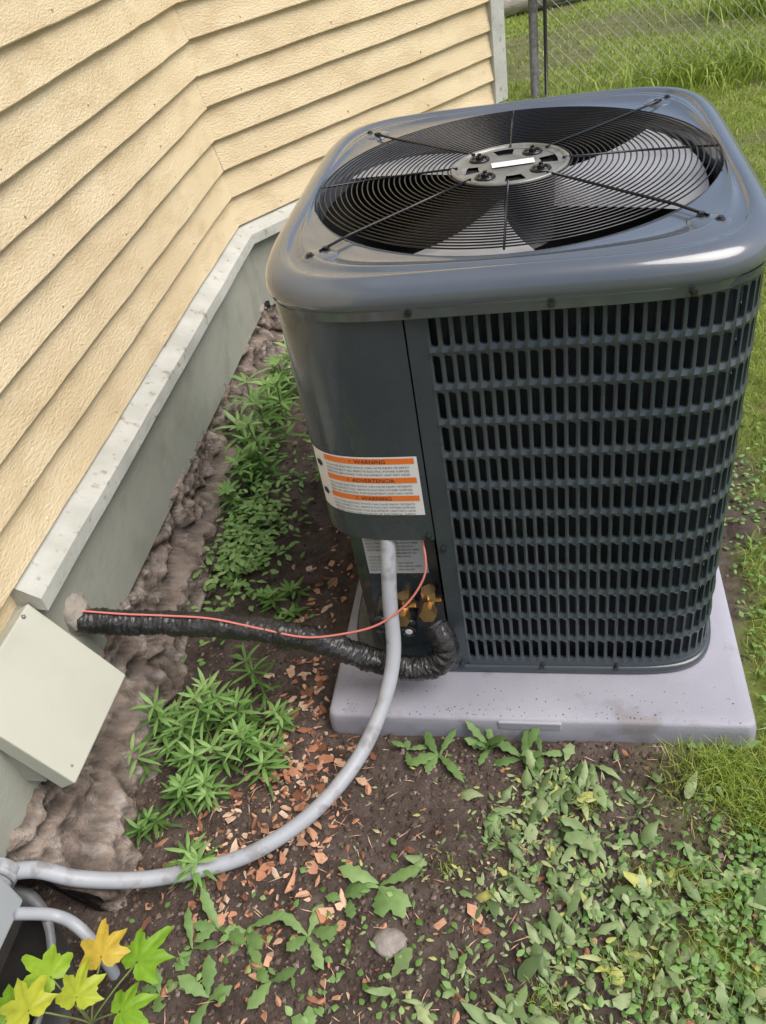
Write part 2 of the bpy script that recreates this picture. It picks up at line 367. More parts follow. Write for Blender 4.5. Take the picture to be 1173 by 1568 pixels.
def rosette(a,x,y,n,L,wd,el=(.1,.6),tone=.5,sh='dock'):
    for j in range(n):
        leaf(a,(x+random.gauss(0,.004),y+random.gauss(0,.004),gh(x,y)+.004),6.283*j/n+random.gauss(0,.4),random.uniform(*el),L*random.uniform(.5,1.2),wd*random.uniform(.7,1.2),random.uniform(.3,.9),min(1,max(0,tone+random.gauss(0,.16))),9,.2,sh,.05)
a=Acc()
rosette(a,-.28,-.95,6,.10,.030,tone=.65);rosette(a,-.34,-.98,4,.07,.022,tone=.5)
a.out('dandelion_plant',broadm,None,True)
a=Acc()
for x,y in [(-.52,-1.05),(-.45,-1.14),(-.56,-1.17),(-.62,-1.09),(-.48,-1.24),(-.36,-1.2),(-.66,-1.17),(-.58,-1.05),(-.50,-1.11),(-.40,-1.05)]: rosette(a,x,y,random.choice([3,4,5]),.075,.021,tone=.5)
a.out('dandelion_plant',broadm,None,True)
a=Acc()
rosette(a,-.08,-.625,8,.09,.018,(.5,1.2),.4);rosette(a,-.01,-.65,7,.09,.02,(.2,.8),.4);rosette(a,.03,-.64,4,.06,.016,(.3,.9),.35);rosette(a,-.19,-.66,6,.085,.020,tone=.4);rosette(a,-.14,-.70,3,.06,.018,tone=.4);rosette(a,-.26,-.64,4,.05,.014,tone=.3)
rosette(a,.43,-.61,5,.05,.014,tone=.5);rosette(a,.36,-.61,4,.04,.013,tone=.6)
a.out('dandelion_plant',broadm,None,True)
a=Acc();cent=[]
for i in range(46):
    cent.append((random.uniform(-.08,.42),random.uniform(-1.2,-.70)))
cent+= [(random.uniform(.05,.42),random.uniform(-1.2,-.88)) for _ in range(30)]+[(random.uniform(-.02,.22),random.uniform(-.84,-.7)) for _ in range(20)]+[(-.05,-.8),(0,-.85),(-.02,-.93),(-.1,-1.1),(-.2,-1.15),(-.2,-.9)]
for cx,cy in cent:
    sp=random.uniform(.008,.036)
    for i in range(random.randint(4,24)):
        x=random.gauss(cx,sp);y=random.gauss(cy,sp)
        if y>-.62: continue
        big=random.random()<.16
        L=random.uniform(.035,.065) if big else random.uniform(.007,.028)
        leaf(a,(x,y,gh(x,y)+random.uniform(.002,.014)),random.uniform(0,6.28),random.uniform(-.3,.9),L,L*random.uniform(.2,.5),random.uniform(-.3,1.3),min(1,abs(random.gauss(.45,.23))) if random.random()>.04 else .99,6 if big else 4,random.uniform(0,.6),'dock' if random.random()<.5 else 'ovate',.09)
for i in range(500):
    x=random.gauss(.08,.26);y=random.gauss(-.95,.17)
    if y>-.62: continue
    L=random.uniform(.006,.02)
    leaf(a,(x,y,gh(x,y)+.004),random.uniform(0,6.28),random.uniform(-.1,.4),L,L*.4,random.uniform(.1,.9),random.random(),3,.2,'ovate')
a.out('leaf_clippings',clipm,None,True)
a=Acc()
for (cx,cy,sx,sy,n) in [(.42,-.90,.06,.08,380),(.34,-1.06,.08,.07,220),(.62,-.35,.08,.2,350),(.62,.1,.08,.25,300),(.50,-.64,.03,.04,40),(.2,-1.0,.15,.12,220),(-.3,-1.1,.2,.08,120)]:
    for i in range(n):
        x=random.gauss(cx,sx);y=random.gauss(cy,sy)
        if x<.5 and y>-.62: continue
        leaf(a,(x,y,gh(x,y)+random.uniform(.003,.022)),random.uniform(0,6.28),random.uniform(0,.7),random.uniform(.009,.022),random.uniform(.007,.014),.6,min(1,max(0,random.gauss(.55,.2))),3,.15,'ovate')
a.out('clover_patch',weedm,None,True)
a=Acc()
for i in range(260):
    x=random.uniform(-.75,.55);y=random.uniform(-1.25,-.62)
    leaf(a,(x,y,gh(x,y)+.005),random.uniform(0,6.28),random.uniform(-.1,.2),random.uniform(.012,.04),.0018,.2,random.uniform(.5,1),2,0)
for i in range(60):
    x=random.uniform(-.72,.3);y=random.uniform(-1.25,-.62);L=random.uniform(.012,.03)
    leaf(a,(x,y,gh(x,y)+.006),random.uniform(0,6.28),random.uniform(0,.6),L,L*.5,random.uniform(-.5,1.2),random.uniform(.05,.5),5,.5,'ovate',.08)
a.out('straw_litter',chipm)
a=Acc();V=[];nu,nv=18,9
for i in range(nv+1):
    th=math.pi*i/nv
    for j in range(nu):
        ph=2*math.pi*j/nu;d=Vector((math.sin(th)*math.cos(ph),math.sin(th)*math.sin(ph),math.cos(th)))
        k=1+.22*mn.noise(d*2.1+Vector((3,1,2)));V.append((-.245+d.x*.034*k,-1.05+d.y*.026*k,.004+d.z*.016*k))
a.add(V,[(i*nu+j,(i+1)*nu+j,(i+1)*nu+(j+1)%nu,i*nu+(j+1)%nu) for i in range(nv) for j in range(nu)])
a.out('field_stone',M('field_stone_grey',(.22,.19,.17),(.36,.32,.29),30,.9,.6,80),None,True)
# ------------------------------------------------------------ maple sapling
def maple(a,c,az,tilt,sz,rn):
    ang=[-90,-62,-38,-22,-4,14,28,42,56,68,80,90,100,112,124,138,152,166,184,202,218,242]
    rad=[.10,.40,.50,.62,.86,.62,.66,1.02,.78,.58,.92,1.22,.92,.58,.78,1.02,.66,.62,.86,.62,.50,.40]
    mt=Matrix.Rotation(az,3,'Z')@Matrix.Rotation(tilt,3,'X')
    A=[];R_=[]
    for k in range(len(ang)):
        A.append(ang[k]);R_.append(rad[k])
        k2=(k+1)%len(ang);a2=ang[k2]+(360 if k2==0 else 0)
        A.append((ang[k]+a2)/2);R_.append((rad[k]+rad[k2])/2*random.choice([.93,1.07]))
    V=[Vector(c)];c=Vector(c);n=len(A)
    for ring in (.5,1):
        for q0,rr in zip(A,R_):
            q=math.radians(q0);rr*=ring
            vein=.05 if int(round(q0)) in (-4,42,90,138,184) else -.02
            v=Vector((math.cos(q)*rr*sz,math.sin(q)*rr*sz,-.28*sz*rr*rr-vein*sz*ring+.05*sz*math.sin(q*3+rn*9)*rr));V.append(c+mt@v)
    a.add(V,[(0,1+k,1+(k+1)%n) for k in range(n)]+[(1+k,1+n+k,1+n+(k+1)%n,1+(k+1)%n) for k in range(n)],rn)
e=empty('maple_sapling');a=Acc();st=Acc()
ML=[(-.72,-1.165,.14,.35,.25,.055,.78),(-.655,-1.165,.13,-.5,.2,.060,.12),(-.80,-1.205,.14,1.2,.35,.056,.3),(-.72,-1.24,.17,.1,.3,.050,.45),(-.66,-1.24,.12,-1.0,.2,.05,.15),(-.79,-1.27,.18,.8,.2,.055,.5),(-.86,-1.25,.12,1.5,.2,.045,.15)]
for x,y,z,az,ti,sz,rn in ML:
    maple(a,(x,y,z),az,ti,sz,rn);tube(st,catmull([(-.74,-1.26,0),(-.73,-1.25,.07),((x-.73)/2,(y-1.25)/2,.6*z+.03),(x,y,z)],4),.0018,5)
a.out('leaves',maplem,e,True);st.out('stems',stemm,e,True)
# ------------------------------------------------------------ house
house=empty('clapboard_house')
d1=Vector((-.0289,.99958));d2=Vector((math.sin(.65),math.cos(.65)));Bp=Vector((-1.0485,1.16))
n1=Vector((d1.y,-d1.x));n2v=Vector((d2.y,-d2.x))
A0=Bp-d1*3.4;E0=Bp+d2*1.50
mit=(n1+n2v);mit=mit/(mit.dot(n1))
d3=Vector((-.6,.8));
def wp(k,off):
    if k==0: return A0+n1*off
    if k==1: return Bp+mit*off
    return E0+n2v*off
h0,bw=.532,.1
a=Acc()
for k in range(24):
    for seg in (0,1):
        sub=50 if seg==0 else 22
        kz=random.uniform(-.004,.004)
        for i in range(sub):
            t0,t1=i/sub,(i+1)/sub
            def pt(t,off,z,lo):
                A,B=wp(seg,off),wp(seg+1,off);p=A.lerp(B,t)
                wob=.003*nz(p.x*1.0+p.y,z,3,k*1.7+seg*9)
                nn=n1 if seg==0 else n2v
                return (p.x+nn.x*wob,p.y+nn.y*wob,z+(kz if lo else 0)+(.0045*nz(p.x+p.y,k*3.1+seg*5,1.2,8)+.0018*nz(p.x+p.y,k*3.1,14,8) if lo else 0))
            zb=h0+k*bw;zt=zb+bw+.012
            o0,o1=.026,.004
            P=[pt(t0,.000,zb+.004,1),pt(t1,.000,zb+.004,1),pt(t0,o0-.002,zb,1),pt(t1,o0-.002,zb,1),pt(t0,o0,zb+.003,1),pt(t1,o0,zb+.003,1),pt(t0,o1,zt,0),pt(t1,o1,zt,0)]
            a.add(P,[(0,1,3,2),(2,3,5,4),(4,5,7,6)])
a.out('siding',paint,house)
a=Acc()
for k in range(12):
    for s in np.arange(.1,3.3,.41):
        p=A0+d1*(s+random.gauss(0,.02))+n1*.0235;ball(a,(p.x,p.y,h0+k*bw+.022),.0035,nu=6,nv=4)
    for s in np.arange(.2,1.4,.41):
        p=Bp+d2*(s+random.gauss(0,.02))+n2v*.0235;ball(a,(p.x,p.y,h0+k*bw+.022),.0035,nu=6,nv=4)
a.out('nail_heads',paint,house)
a=Acc();R0=Vector((-5,-2.2));R1=Vector((-5,5.5));E1=E0+d3*4
P=[A0,Bp,E0,E1,R1,R0];V=[(p.x,p.y,z) for z in (.2,2.95) for p in P];n=6
a.add(V,[(i,(i+1)%n,n+(i+1)%n,n+i) for i in range(n)]);a.out('wall_core',paint,house)
a=Acc()
cen=Vector((-3,1.5));V=[(p.x+(p-cen).normalized().x*.3,p.y+(p-cen).normalized().y*.3,2.96) for p in P]+[(-3,1.5,4.3)]
a.add(V,[(i,(i+1)%n,6) for i in range(n)]+[tuple(range(5,-1,-1))]);a.out('roof',M('shingles',(.05,.05,.05),(.1,.1,.1),20,.9,.5,60),house)
a=Acc()
pA=E0+n2v*.034-d2*.035;pB=E0+n2v*.034+d2*.05
box_pts=[pA,pB,pB-n2v*.08,pA-n2v*.04]
hexa(a,[(p.x,p.y,.54) for p in box_pts]+[(p.x,p.y,2.9) for p in box_pts])
a.out('corner_board',sillm,house,bevel=.003)
def prof(path_seg,profile,mat,name,tA,tB,sub=40,jit=0):
    a=Acc();V=[];m=len(profile)
    for seg in path_seg:
        ta=tA if seg==path_seg[0] else 0;tb=tB if seg==path_seg[-1] else 1
        for i in range(sub+1):
            t=ta+(tb-ta)*i/sub
            for o,z in profile:
                p=wp(seg,o).lerp(wp(seg+1,o),t);j=jit*nz(p.x+p.y,z+o*9,6,3)
                nn=n1 if seg==0 else n2v
                V.append((p.x+nn.x*j,p.y+nn.y*j,z+j*.5))
    rows=len(V)//m;F=[]
    for i in range(rows-1):
        for k in range(m):
            k2=(k+1)%m;F.append((i*m+k,(i+1)*m+k,(i+1)*m+k2,i*m+k2))
    F.append(tuple(range(m)));F.append(tuple(range((rows-1)*m+m-1,(rows-1)*m-1,-1)))
    a.add(V,F);return a.out(name,mat,house)
tcut=(3.4-(1.16+.65))/3.4
prof([0,1],[(0,.534),(.070,.503),(.072,.470),(.0,.470)],sillm,'water_table',tcut,1.02,jit=.004)
prof([0,1],[(0,.475),(.040,.475),(.038,.205),(0,.205)],skirtm,'skirt_board',0,1.0,jit=.004)
a=Acc();V=[]
L1=2.2;ss=np.arange(0,L1+1.5,.008);nt_=40
def cell(s,z):
    v,pts=mn.voronoi(Vector((s*2.6+.25*nz(s,z,4,6),z*6.0+.5*nz(s,z,3,2),2.2)));return min(1,(v[1]-v[0])*8)
for s in ss:
    if s<L1: b0=Bp-d1*(L1-s);nn=n1
    else: b0=Bp+d2*(s-L1);nn=n2v
    fade=min(1,abs(s-L1)/.12) ; nn=(mit*(1-fade)+nn*fade)
    for j in range(nt_+1):
        t=j/nt_;z=.235-.29*t
        o=.010+.075*float(sstep(0,1,np.float64(t)))+.030*float(sstep(.47,.52,np.float64(t+.10*nz(s,0,4,3))))
        if s<.55: o+=.07*(1-s/.55)*t
        o+=.024*cell(s,z)-.008+.024*nz(s,z*1.6,6,11)+.024*(.5-abs(nz(s,z,12,12)))+.010*nz(s,z,40,13)
        if j==0:o=.0
        q=b0+nn*float(o);V.append((q.x,q.y,z))
m=nt_+1;F=[(i*m+j,i*m+j+1,(i+1)*m+j+1,(i+1)*m+j) for i in range(len(ss)-1) for j in range(nt_)]
F.append(tuple(range(m)))
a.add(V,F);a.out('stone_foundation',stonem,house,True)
a=Acc();pS=A0+n1*.0;pT=Bp-d1*2.19
a.add([(pS.x,pS.y,-.05),(pT.x,pT.y,-.05),(pT.x,pT.y,.21),(pS.x,pS.y,.21)],[(0,1,2,3)]);a.out('basement_wall',M('parged_wall',(.05,.045,.04),(.1,.09,.08),10,.9,.5,40),house)
# slanted cream metal cover
e=empty('metal_vent_cover');a=Acc()
x0,z0_,x1,z1_=-.958,.492,-.83,.268
nrm=Vector((z0_-z1_,0,x1-x0)).normalized()*.028
nrm=Vector((z0_-z1_,0,x1-x0)).normalized()*.028
yN,yS=-.658,-.915
Q=[(x0,yS,z0_),(x1,yS,z1_),(x1,yN,z1_),(x0,yN,z0_)]
hexa(a,[(q[0]-nrm.x*1.6,q[1],q[2]-nrm.z*1.6) for q in Q]+Q)
a.out('cover',boxm,e,bevel=.004)
a=Acc();box(a,(-1.0,-.905,.25),(-.905,-.668,.38));a.out('housing',skirtm,e,bevel=.003)
a=Acc();ball(a,(-.955,-.69,.486),.005);ball(a,(-.842,-.89,.288),.003);a.out('screws',galv,e,True)
# ------------------------------------------------------------ window well & disconnect
e=empty('window_well');a=Acc();V=[];F=[];n=24
for i in range(n+1):
    q=-math.pi/2+math.pi*i/n
    for rr,z in ((.17,-.05),(.172,.10),(.180,.102),(.164,.10),(.162,-.05)):
        V.append((-.985+rr*math.cos(q),-1.28+rr*1.35*math.sin(q),z))
for i in range(n):
    for k in range(4): F.append((i*5+k,(i+1)*5+k,(i+1)*5+k+1,i*5+k+1))
a.add(V,F);a.out('metal_rim',galv,e,True)
a=Acc();V=[(-.985,-1.28,.014)]+[(-.985+.168*math.cos(-math.pi/2+math.pi*i/n),-1.28+.225*math.sin(-math.pi/2+math.pi*i/n),.014) for i in range(n+1)]
a.add(V,[(0,i+1,i+2) for i in range(n)]);a.out('well_shade_disc',darkm,e)  # flat disc above the soil, painted dark as the well's shaded depth
e=empty('electrical_disconnect_box');a=Acc();box(a,(-.995,-1.35,.16),(-.90,-1.09,.42));a.out('enclosure',ebox,e,bevel=.006)
a=Acc();box(a,(-1.0,-1.36,.415),(-.885,-1.08,.43));a.out('lid',ebox,e,bevel=.004)
a=Acc();tube(a,[(-.945,-1.10,.20),(-.945,-1.045,.195)],.026,20);tube(a,[(-.945,-1.075,.198),(-.945,-1.062,.197)],.032,8);a.out('connector',condm,e,True)
# conduit
e=empty('electrical_conduit');a=Acc()
cp=[(-.262,-.425,.49),(-.265,-.455,.43),(-.270,-.50,.33),(-.271,-.551,.22),(-.292,-.62,.15),(-.333,-.714,.10),(-.39,-.80,.073),(-.457,-.866,.055),(-.545,-.925,.045),(-.639,-.963,.048),(-.745,-.998,.065),(-.849,-1.019,.10),(-.91,-1.03,.15),(-.945,-1.06,.195)]
tube(a,catmull(cp,8),.016,16);a.out('hose',condm,e,True)
e=empty('electrical_conduit');a=Acc();tube(a,catmull([(-.91,-1.12,.17),(-.87,-1.09,.10),(-.82,-1.10,.08),(-.775,-1.13,.03),(-.76,-1.15,-.03)],8),.0115,14);a.out('hose',condm,e,True)
# ------------------------------------------------------------ condenser
ac=empty('air_conditioner_condenser')
def sup(a_,b_,n_,th):
    c,s=math.cos(th),math.sin(th);k=(abs(c/a_)**n_+abs(s/b_)**n_)**(-1/n_);return Vector((k*c,k*s))
ND=2400
D=[sup(.409,.4576,7.5,2*math.pi*i/ND) for i in range(ND)]
i0=min(range(ND),key=lambda i:(D[i]-Vector((-.164,-.4576))).length)
D=D[i0:]+D[:i0]+[D[i0]]
cum=[0]
for i in range(ND): cum.append(cum[-1]+(D[i+1]-D[i]).length)
LT=cum[-1];cuma=np.array(cum);Dx=np.array([d.x for d in D]);Dy=np.array([d.y for d in D])
def bp_(s,off=0):
    s=s%LT
    x=np.interp(s,cuma,Dx);y=np.interp(s,cuma,Dy)
    e_=.004;x1=np.interp((s+e_)%LT,cuma,Dx);y1=np.interp((s+e_)%LT,cuma,Dy);x0=np.interp((s-e_)%LT,cuma,Dx);y0=np.interp((s-e_)%LT,cuma,Dy)
    t=Vector((x1-x0,y1-y0)).normalized();return Vector((x+t.y*off,y-t.x*off))
LC=.47;LP=LT-LC
z0p,z1p=.066,.968;zs0,zs1=.088,.955;NR=12;hz=(zs1-zs0)/NR
m0=.036;NCn=int((LP-2*m0)/.0200);ws=(LP-2*m0)/NCn
a=Acc()
hw_,hh_=.0065,hz*.385;rrc=.0045
ST=[];OU=[]
for sx,sy,order in ((1,1,(0,1,2)),(-1,1,(2,1,0)),(-1,-1,(0,1,2)),(1,-1,(2,1,0))):
    for k in order:
        q=math.radians(45*k)
        ST.append((sx*(hw_-rrc+rrc*math.cos(q)),sy*(hh_-rrc+rrc*math.sin(q))))
        OU.append((sx*ws/2 if k<2 else sx*(hw_-rrc),sy*hz/2 if k>0 else sy*(hh_-rrc)))
ns=len(ST)
for i in range(NCn):
    sc=m0+(i+.5)*ws
    for j in range(NR):
        zc=zs0+(j+.5)*hz;V=[]
        for (x,y) in OU:
            off=.0035 if abs(y)>hz/2-.001 else .0012
            p=bp_(sc+x,off);V.append((p.x,p.y,zc+y))
        for (x,y) in ST:
            p=bp_(sc+x,.0005 if x>0 else -.002);V.append((p.x,p.y,zc+y))
        for (x,y) in ST:
            p=bp_(sc+x*.9,-.007);V.append((p.x,p.y,zc+y))
        F=[(k,(k+1)%ns,ns+(k+1)%ns,ns+k) for k in range(ns)]+[(ns+k,ns+(k+1)%ns,2*ns+(k+1)%ns,2*ns+k) for k in range(ns)]
        a.add(V,F)
def strip(a,s0,s1,z0,z1,off=0,step=.01,back=None):
    n=max(1,int(abs(s1-s0)/step));V=[]
    for i in range(n+1):
        s=s0+(s1-s0)*i/n
        for zz in ((z0,z1)):
            p=bp_(s,off);V.append((p.x,p.y,zz))
    F=[(2*i,2*i+2,2*i+3,2*i+1) for i in range(n)]
    if back is not None:
        b0=len(V)
        for i in range(n+1):
            s=s0+(s1-s0)*i/n
            for zz in (z0,z1):
                p=bp_(s,back);V.append((p.x,p.y,zz))
        F+=[(b0+2*i,b0+2*i+1,b0+2*i+3,b0+2*i+2) for i in range(n)]
        F+=[(2*i,b0+2*i,b0+2*i+2,2*i+2) for i in range(n)]+[(2*i+1,2*i+3,b0+2*i+3,b0+2*i+1) for i in range(n)]
        F+=[(0,1,b0+1,b0),(2*n,b0+2*n,b0+2*n+1,2*n+1)]
    a.add(V,F)
strip(a,0.0015,m0,z0p,z1p,.0012,back=-.006);strip(a,LP-m0,LP,z0p,z1p,.0012)
strip(a,m0,LP-m0,z0p,zs0,.0035,back=-.004);strip(a,m0,LP-m0,zs1,z1p,.0035)
o=a.out('louvered_panel',shell,ac,True)
bm_=o.modifiers.new('w','WELD');bm_.merge_threshold=.00005
md=o.modifiers.new('es','EDGE_SPLIT');md.split_angle=math.radians(38)
a=Acc();strip(a,.0,LP,z0p,z1p,-.026,.02);a.out('coil',innerm,ac,True)
a=Acc();strip(a,-.0015,-LC,.462,z1p,.003,.008,back=-.012);o=a.out('service_cover',shell,ac,True)
md=o.modifiers.new('es','EDGE_SPLIT');md.split_angle=math.radians(40)
a=Acc()
pts=[(-.168,-.452),(-.172,-.405),(-.335,-.405),(-.372,-.36),(-.395,-.20)]
V=[(x,y,z) for z in (.055,.465) for x,y in pts];n=len(pts)
a.add(V,[(i,i+1,n+i+1,n+i) for i in range(n-1)]);a.out('valve_compartment',shell,ac)
def loft(a,rings,cap0=False,cap1=False):
    n=len(rings[0]);V=[v for r_ in rings for v in r_]
    F=[(i*n+k,i*n+(k+1)%n,(i+1)*n+(k+1)%n,(i+1)*n+k) for i in range(len(rings)-1) for k in range(n)]
    if cap0:F.append(tuple(range(n-1,-1,-1)))
    if cap1:F.append(tuple(range((len(rings)-1)*n,len(rings)*n)))
    a.add(V,F)
def sring(off,z,n=192,ex=7.5,A=.409,B=.4576): return [(*sup(A+off,B+off,ex,2*math.pi*k/n),z) for k in range(n)]
a=Acc();loft(a,[sring(.004,.051),sring(.009,.055),sring(.009,.068),sring(.004,.073),sring(-.01,.071)],True,True);a.out('base_pan',shell,ac,True)
CA,CB,CN=.418,.468,5.6
n=192
def cr(off,z): return sring(off,z,n,CN,CA,CB)
def circ(rr,z): return [(rr*math.cos(2*math.pi*k/n),rr*math.sin(2*math.pi*k/n),z) for k in range(n)]
def mixr(A,B,t,z): return [(a_[0]*(1-t)+b_[0]*t,a_[1]*(1-t)+b_[1]*t,z) for a_,b_ in zip(A,B)]
rings=[cr(-.006,.950),cr(.002,.950),cr(.004,.953),cr(.005,.968),cr(.007,.971),cr(.010,.975),cr(.011,.985),cr(.009,.997),cr(.003,1.008),cr(-.007,1.015),cr(-.018,1.018),cr(-.026,1.018),cr(-.030,1.0155),cr(-.033,1.0125)]
A_,B_=cr(-.034,1.012),circ(.384,1.006)
rings+= [A_,mixr(A_,B_,.18,1.013),mixr(A_,B_,.24,1.0165),mixr(A_,B_,.32,1.0165),mixr(A_,B_,.38,1.0125),mixr(A_,B_,.7,1.010),mixr(A_,B_,.9,1.010),circ(.386,1.010),circ(.383,1.007),circ(.380,.998),circ(.379,.96),circ(.385,.86)]
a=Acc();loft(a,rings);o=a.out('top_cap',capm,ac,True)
a=Acc();loft(a,[circ(.378,.965),circ(.380,.80),circ(.372,.45)],False,True);a.out('fan_shroud',drum,ac,True)
a=Acc();sc=Acc()
for sx,sy in ((1,1),(1,-1),(-1,1),(-1,-1)):
    ball(a,(sx*.316,sy*.335,1.010),.036,1,1,.17,20,8)
    for (px,py) in ((sx*.306,sy*.318),(sx*.330,sy*.340)):
        disc_cyl(sc,(px,py,1.012),(0,0,1),.008,.005,12);disc_cyl(sc,(px,py,1.015),(0,0,1),.005,.006,6)
a.out('corner_bosses',capm,ac,True)
for s in (.012,.235,.44,.62,-.25):
    p=bp_(s,.013);q=bp_(s,.02);tube(sc,[(p.x,p.y,.962),(q.x,q.y,.962)],.006,8)
    p=bp_(s,.019);q=bp_(s,.023);tube(sc,[(p.x,p.y,.962),(q.x,q.y,.962)],.0035,6)
for s,z in ((.014,.44),(.02,.075),(.2,.074),(.36,.074),(-.012,.475)):
    p=bp_(s,.002);q=bp_(s,.012);tube(sc,[(p.x,p.y,z),(q.x,q.y,z)],.0055,8)
sc.out('screws',screwm,ac)
# grille
a=Acc();zg=1.014
def ringw(rr,z,rad,nn=120):
    V=[];F=[];k=6
    for i in range(nn):
        q=2*math.pi*i/nn
        for j in range(k):
            w_=2*math.pi*j/k;R_=rr+rad*math.cos(w_);V.append((R_*math.cos(q),R_*math.sin(q),z+rad*math.sin(w_)))
    for i in range(nn):
        for j in range(k): F.append((i*k+j,((i+1)%nn)*k+j,((i+1)%nn)*k+(j+1)%k,i*k+(j+1)%k))
    a.add(V,F)
NRg=25
for i in range(NRg):
    rr=.119+(.374-.119)*i/(NRg-1);ringw(rr,zg+.006*(1-(rr/.372)**2)+.003,.00145)
for k in range(8):
    q=math.pi/4*k;R_=.446 if k%2 else .380
    zt=zg+.0025
    cx,sx_=math.cos(q),math.sin(q)
    if k%2:
        tube(a,[(.10*cx,.10*sx_,zt+.008),(.25*cx,.25*sx_,zt+.005),(.385*cx,.385*sx_,zt+.003),(R_*cx,R_*sx_*1.03,1.017)],.0026,8)
    else: tube(a,[(.10*cx,.10*sx_,zt+.008),(.25*cx,.25*sx_,zt+.005),(R_*cx,R_*sx_,zt-.001)],.0022,8)
a.out('fan_guard',black,ac,True)
a=Acc();nn=64
def hubr(rr,z): return [(rr*math.cos(2*math.pi*k/nn),rr*math.sin(2*math.pi*k/nn),z) for k in range(nn)]
loft(a,[hubr(.113,1.019),hubr(.115,1.023),hubr(.111,1.026),hubr(.106,1.024),hubr(.104,1.021)])
def sector(r0,r1,q0,q1,z,st=10):
    V=[]
    for i in range(st+1):
        q=q0+(q1-q0)*i/st
        V+=[(r0*math.cos(q),r0*math.sin(q),z),(r1*math.cos(q),r1*math.sin(q),z)]
    a.add(V,[(2*i,2*i+1,2*i+3,2*i+2) for i in range(st)])
sector(.092,.105,0,2*math.pi,1.0215,64);sector(0.0,.060,0,2*math.pi,1.0205,48)
for k in range(4):
    q=math.pi/4+k*math.pi/2+.15;sector(.055,.094,q-.56,q+.56,1.0208)
a.out('motor_mount_plate',hubm,ac,True)
a=Acc()
for k in range(4):
    q=math.pi/4+k*math.pi/2+.15;px,py=.074*math.cos(q),.074*math.sin(q)
    ringw_=[(px+.017*math.cos(t),py+.017*math.sin(t),1.022) for t in np.linspace(0,2*math.pi,17)[:-1]]
    tube(a,ringw_,.0035,6,closed=True);tube(a,[(px,py,1.021),(px,py,1.029)],.008,6);tube(a,[(px,py,1.029),(px,py,1.034)],.004,8)
a.out('motor_bolts',black,ac,True)
a=Acc();disc_cyl(a,(0,0,.88),(0,0,1),.085,.135,32);a.out('fan_motor',drum,ac,True)
a=Acc();mt=Matrix.Rotation(.10,3,'Z')
Vl=[mt@Vector(v) for v in [(-.034,-.013,1.0235),(.048,-.013,1.0235),(.048,.015,1.0235),(-.034,.015,1.0235)]];a.add(Vl,[(0,1,2,3)])
a.out('motor_label',white,ac)
a=Acc()
for k in range(3):
    q0=math.radians(246)+k*2*math.pi/3;V=[];F=[];nr,na=8,8
    for i in range(nr+1):
        rr=.06+.308*i/nr
        for j in range(na+1):
            t=j/na;spread=.55+.45*i/nr;q=q0+(t-.5)*spread+.1*i/nr
            V.append((rr*math.cos(q),rr*math.sin(q),.962+.05*(t-.5)+.010*math.sin(math.pi*t)))
    for i in range(nr):
        for j in range(na): F.append((i*(na+1)+j,(i+1)*(na+1)+j,(i+1)*(na+1)+j+1,i*(na+1)+j+1))
    a.add(V,F)
a.out('fan_blades',blade,ac,True)
# labels
def textmesh(s,size,align='CENTER'):
    cu=bpy.data.curves.new('t','FONT');cu.body=s;cu.size=size;cu.align_x=align;cu.resolution_u=2
    o=bpy.data.objects.new('t',cu);link(o);bpy.context.view_layer.update()
    me=bpy.data.meshes.new_from_object(o.evaluated_get(bpy.context.evaluated_depsgraph_get()))
    V=[v.co.copy() for v in me.vertices];F=[tuple(p.vertices) for p in me.polygons]
    bpy.data.objects.remove(o);bpy.data.meshes.remove(me);return V,F
def wrap(V,s0,z0,off):
    o=[]
    for v in V:
        p=bp_(s0+v.x,off);o.append((p.x,p.y,z0+v.y))
    return o
a=Acc();sL,sR=-.232,-.012;zt,zb=.672,.530
strip(a,sR,sL,zb,zt,.0042,.008);a.out('warning_label',white,ac,True)
a=Acc()
for zc in (.662,.617,.573): strip(a,sR-.006,sL+.036,zc-.0065,zc+.0065,.0048,.008)
a.out('warning_bars',orange,ac,True)
a=Acc()
for zc,tx in ((.662,'WARNING'),(.617,'ADVERTENCIA'),(.573,'WARNING')):
    V,F=textmesh('!  '+tx,.0125);a.add(wrap(V,(sR+sL)/2+.015,zc-.0045,.0054),F)
body=['TO AVOID ELECTRIC SHOCK CAN CAUSE INJURY OR DEATH','DISCONNECT ALL REMOTE ELECTRIC POWER SUPPLIES','BEFORE SERVICING THIS EQUIPMENT UNIT MAY HAVE','MORE THAN ONE SOURCE OF ELECTRICAL SUPPLY']
for z0 in (.650,.605,.561):
    for i,t in enumerate(body[:3] if z0>.6 else body):
        V,F=textmesh(t,.0064,'LEFT');mxx=max(v.x for v in V);k=.165/mxx
        a.add(wrap([Vector((v.x*k,v.y,0)) for v in V],sL+.038,z0-.0045-i*.0085,.0054),F)
for z in (.64,.57):
    V=[Vector((.009*math.cos(q),.009*math.sin(q),0)) for q in np.linspace(0,6.28,6)[:-1]];a.add(wrap(V,sL+.018,z,.0054),[tuple(range(5))])
a.out('warning_text',ink,ac)
a=Acc();yy=-.4065
a.add([(-.330,yy,.315),(-.198,yy,.315),(-.198,yy,.465),(-.330,yy,.465)],[(0,1,2,3)]);a.out('nameplate',silver,ac)
a=Acc()
for i in range(14):
    z=.452-i*.0098
    for x0,t in ((-.325,'VOLTS 208/230 PH 1'),(-.262,'MIN CIRCUIT AMPS 17.8')):
        if (i*3+int(x0*-100))%7==0: continue
        V,F=textmesh(t[:10+(i*5)%9],.0072,'LEFT');a.add([(x0+v.x*.8,yy-.001,z+v.y) for v in V],F)
a.out('nameplate_text',ink,ac)
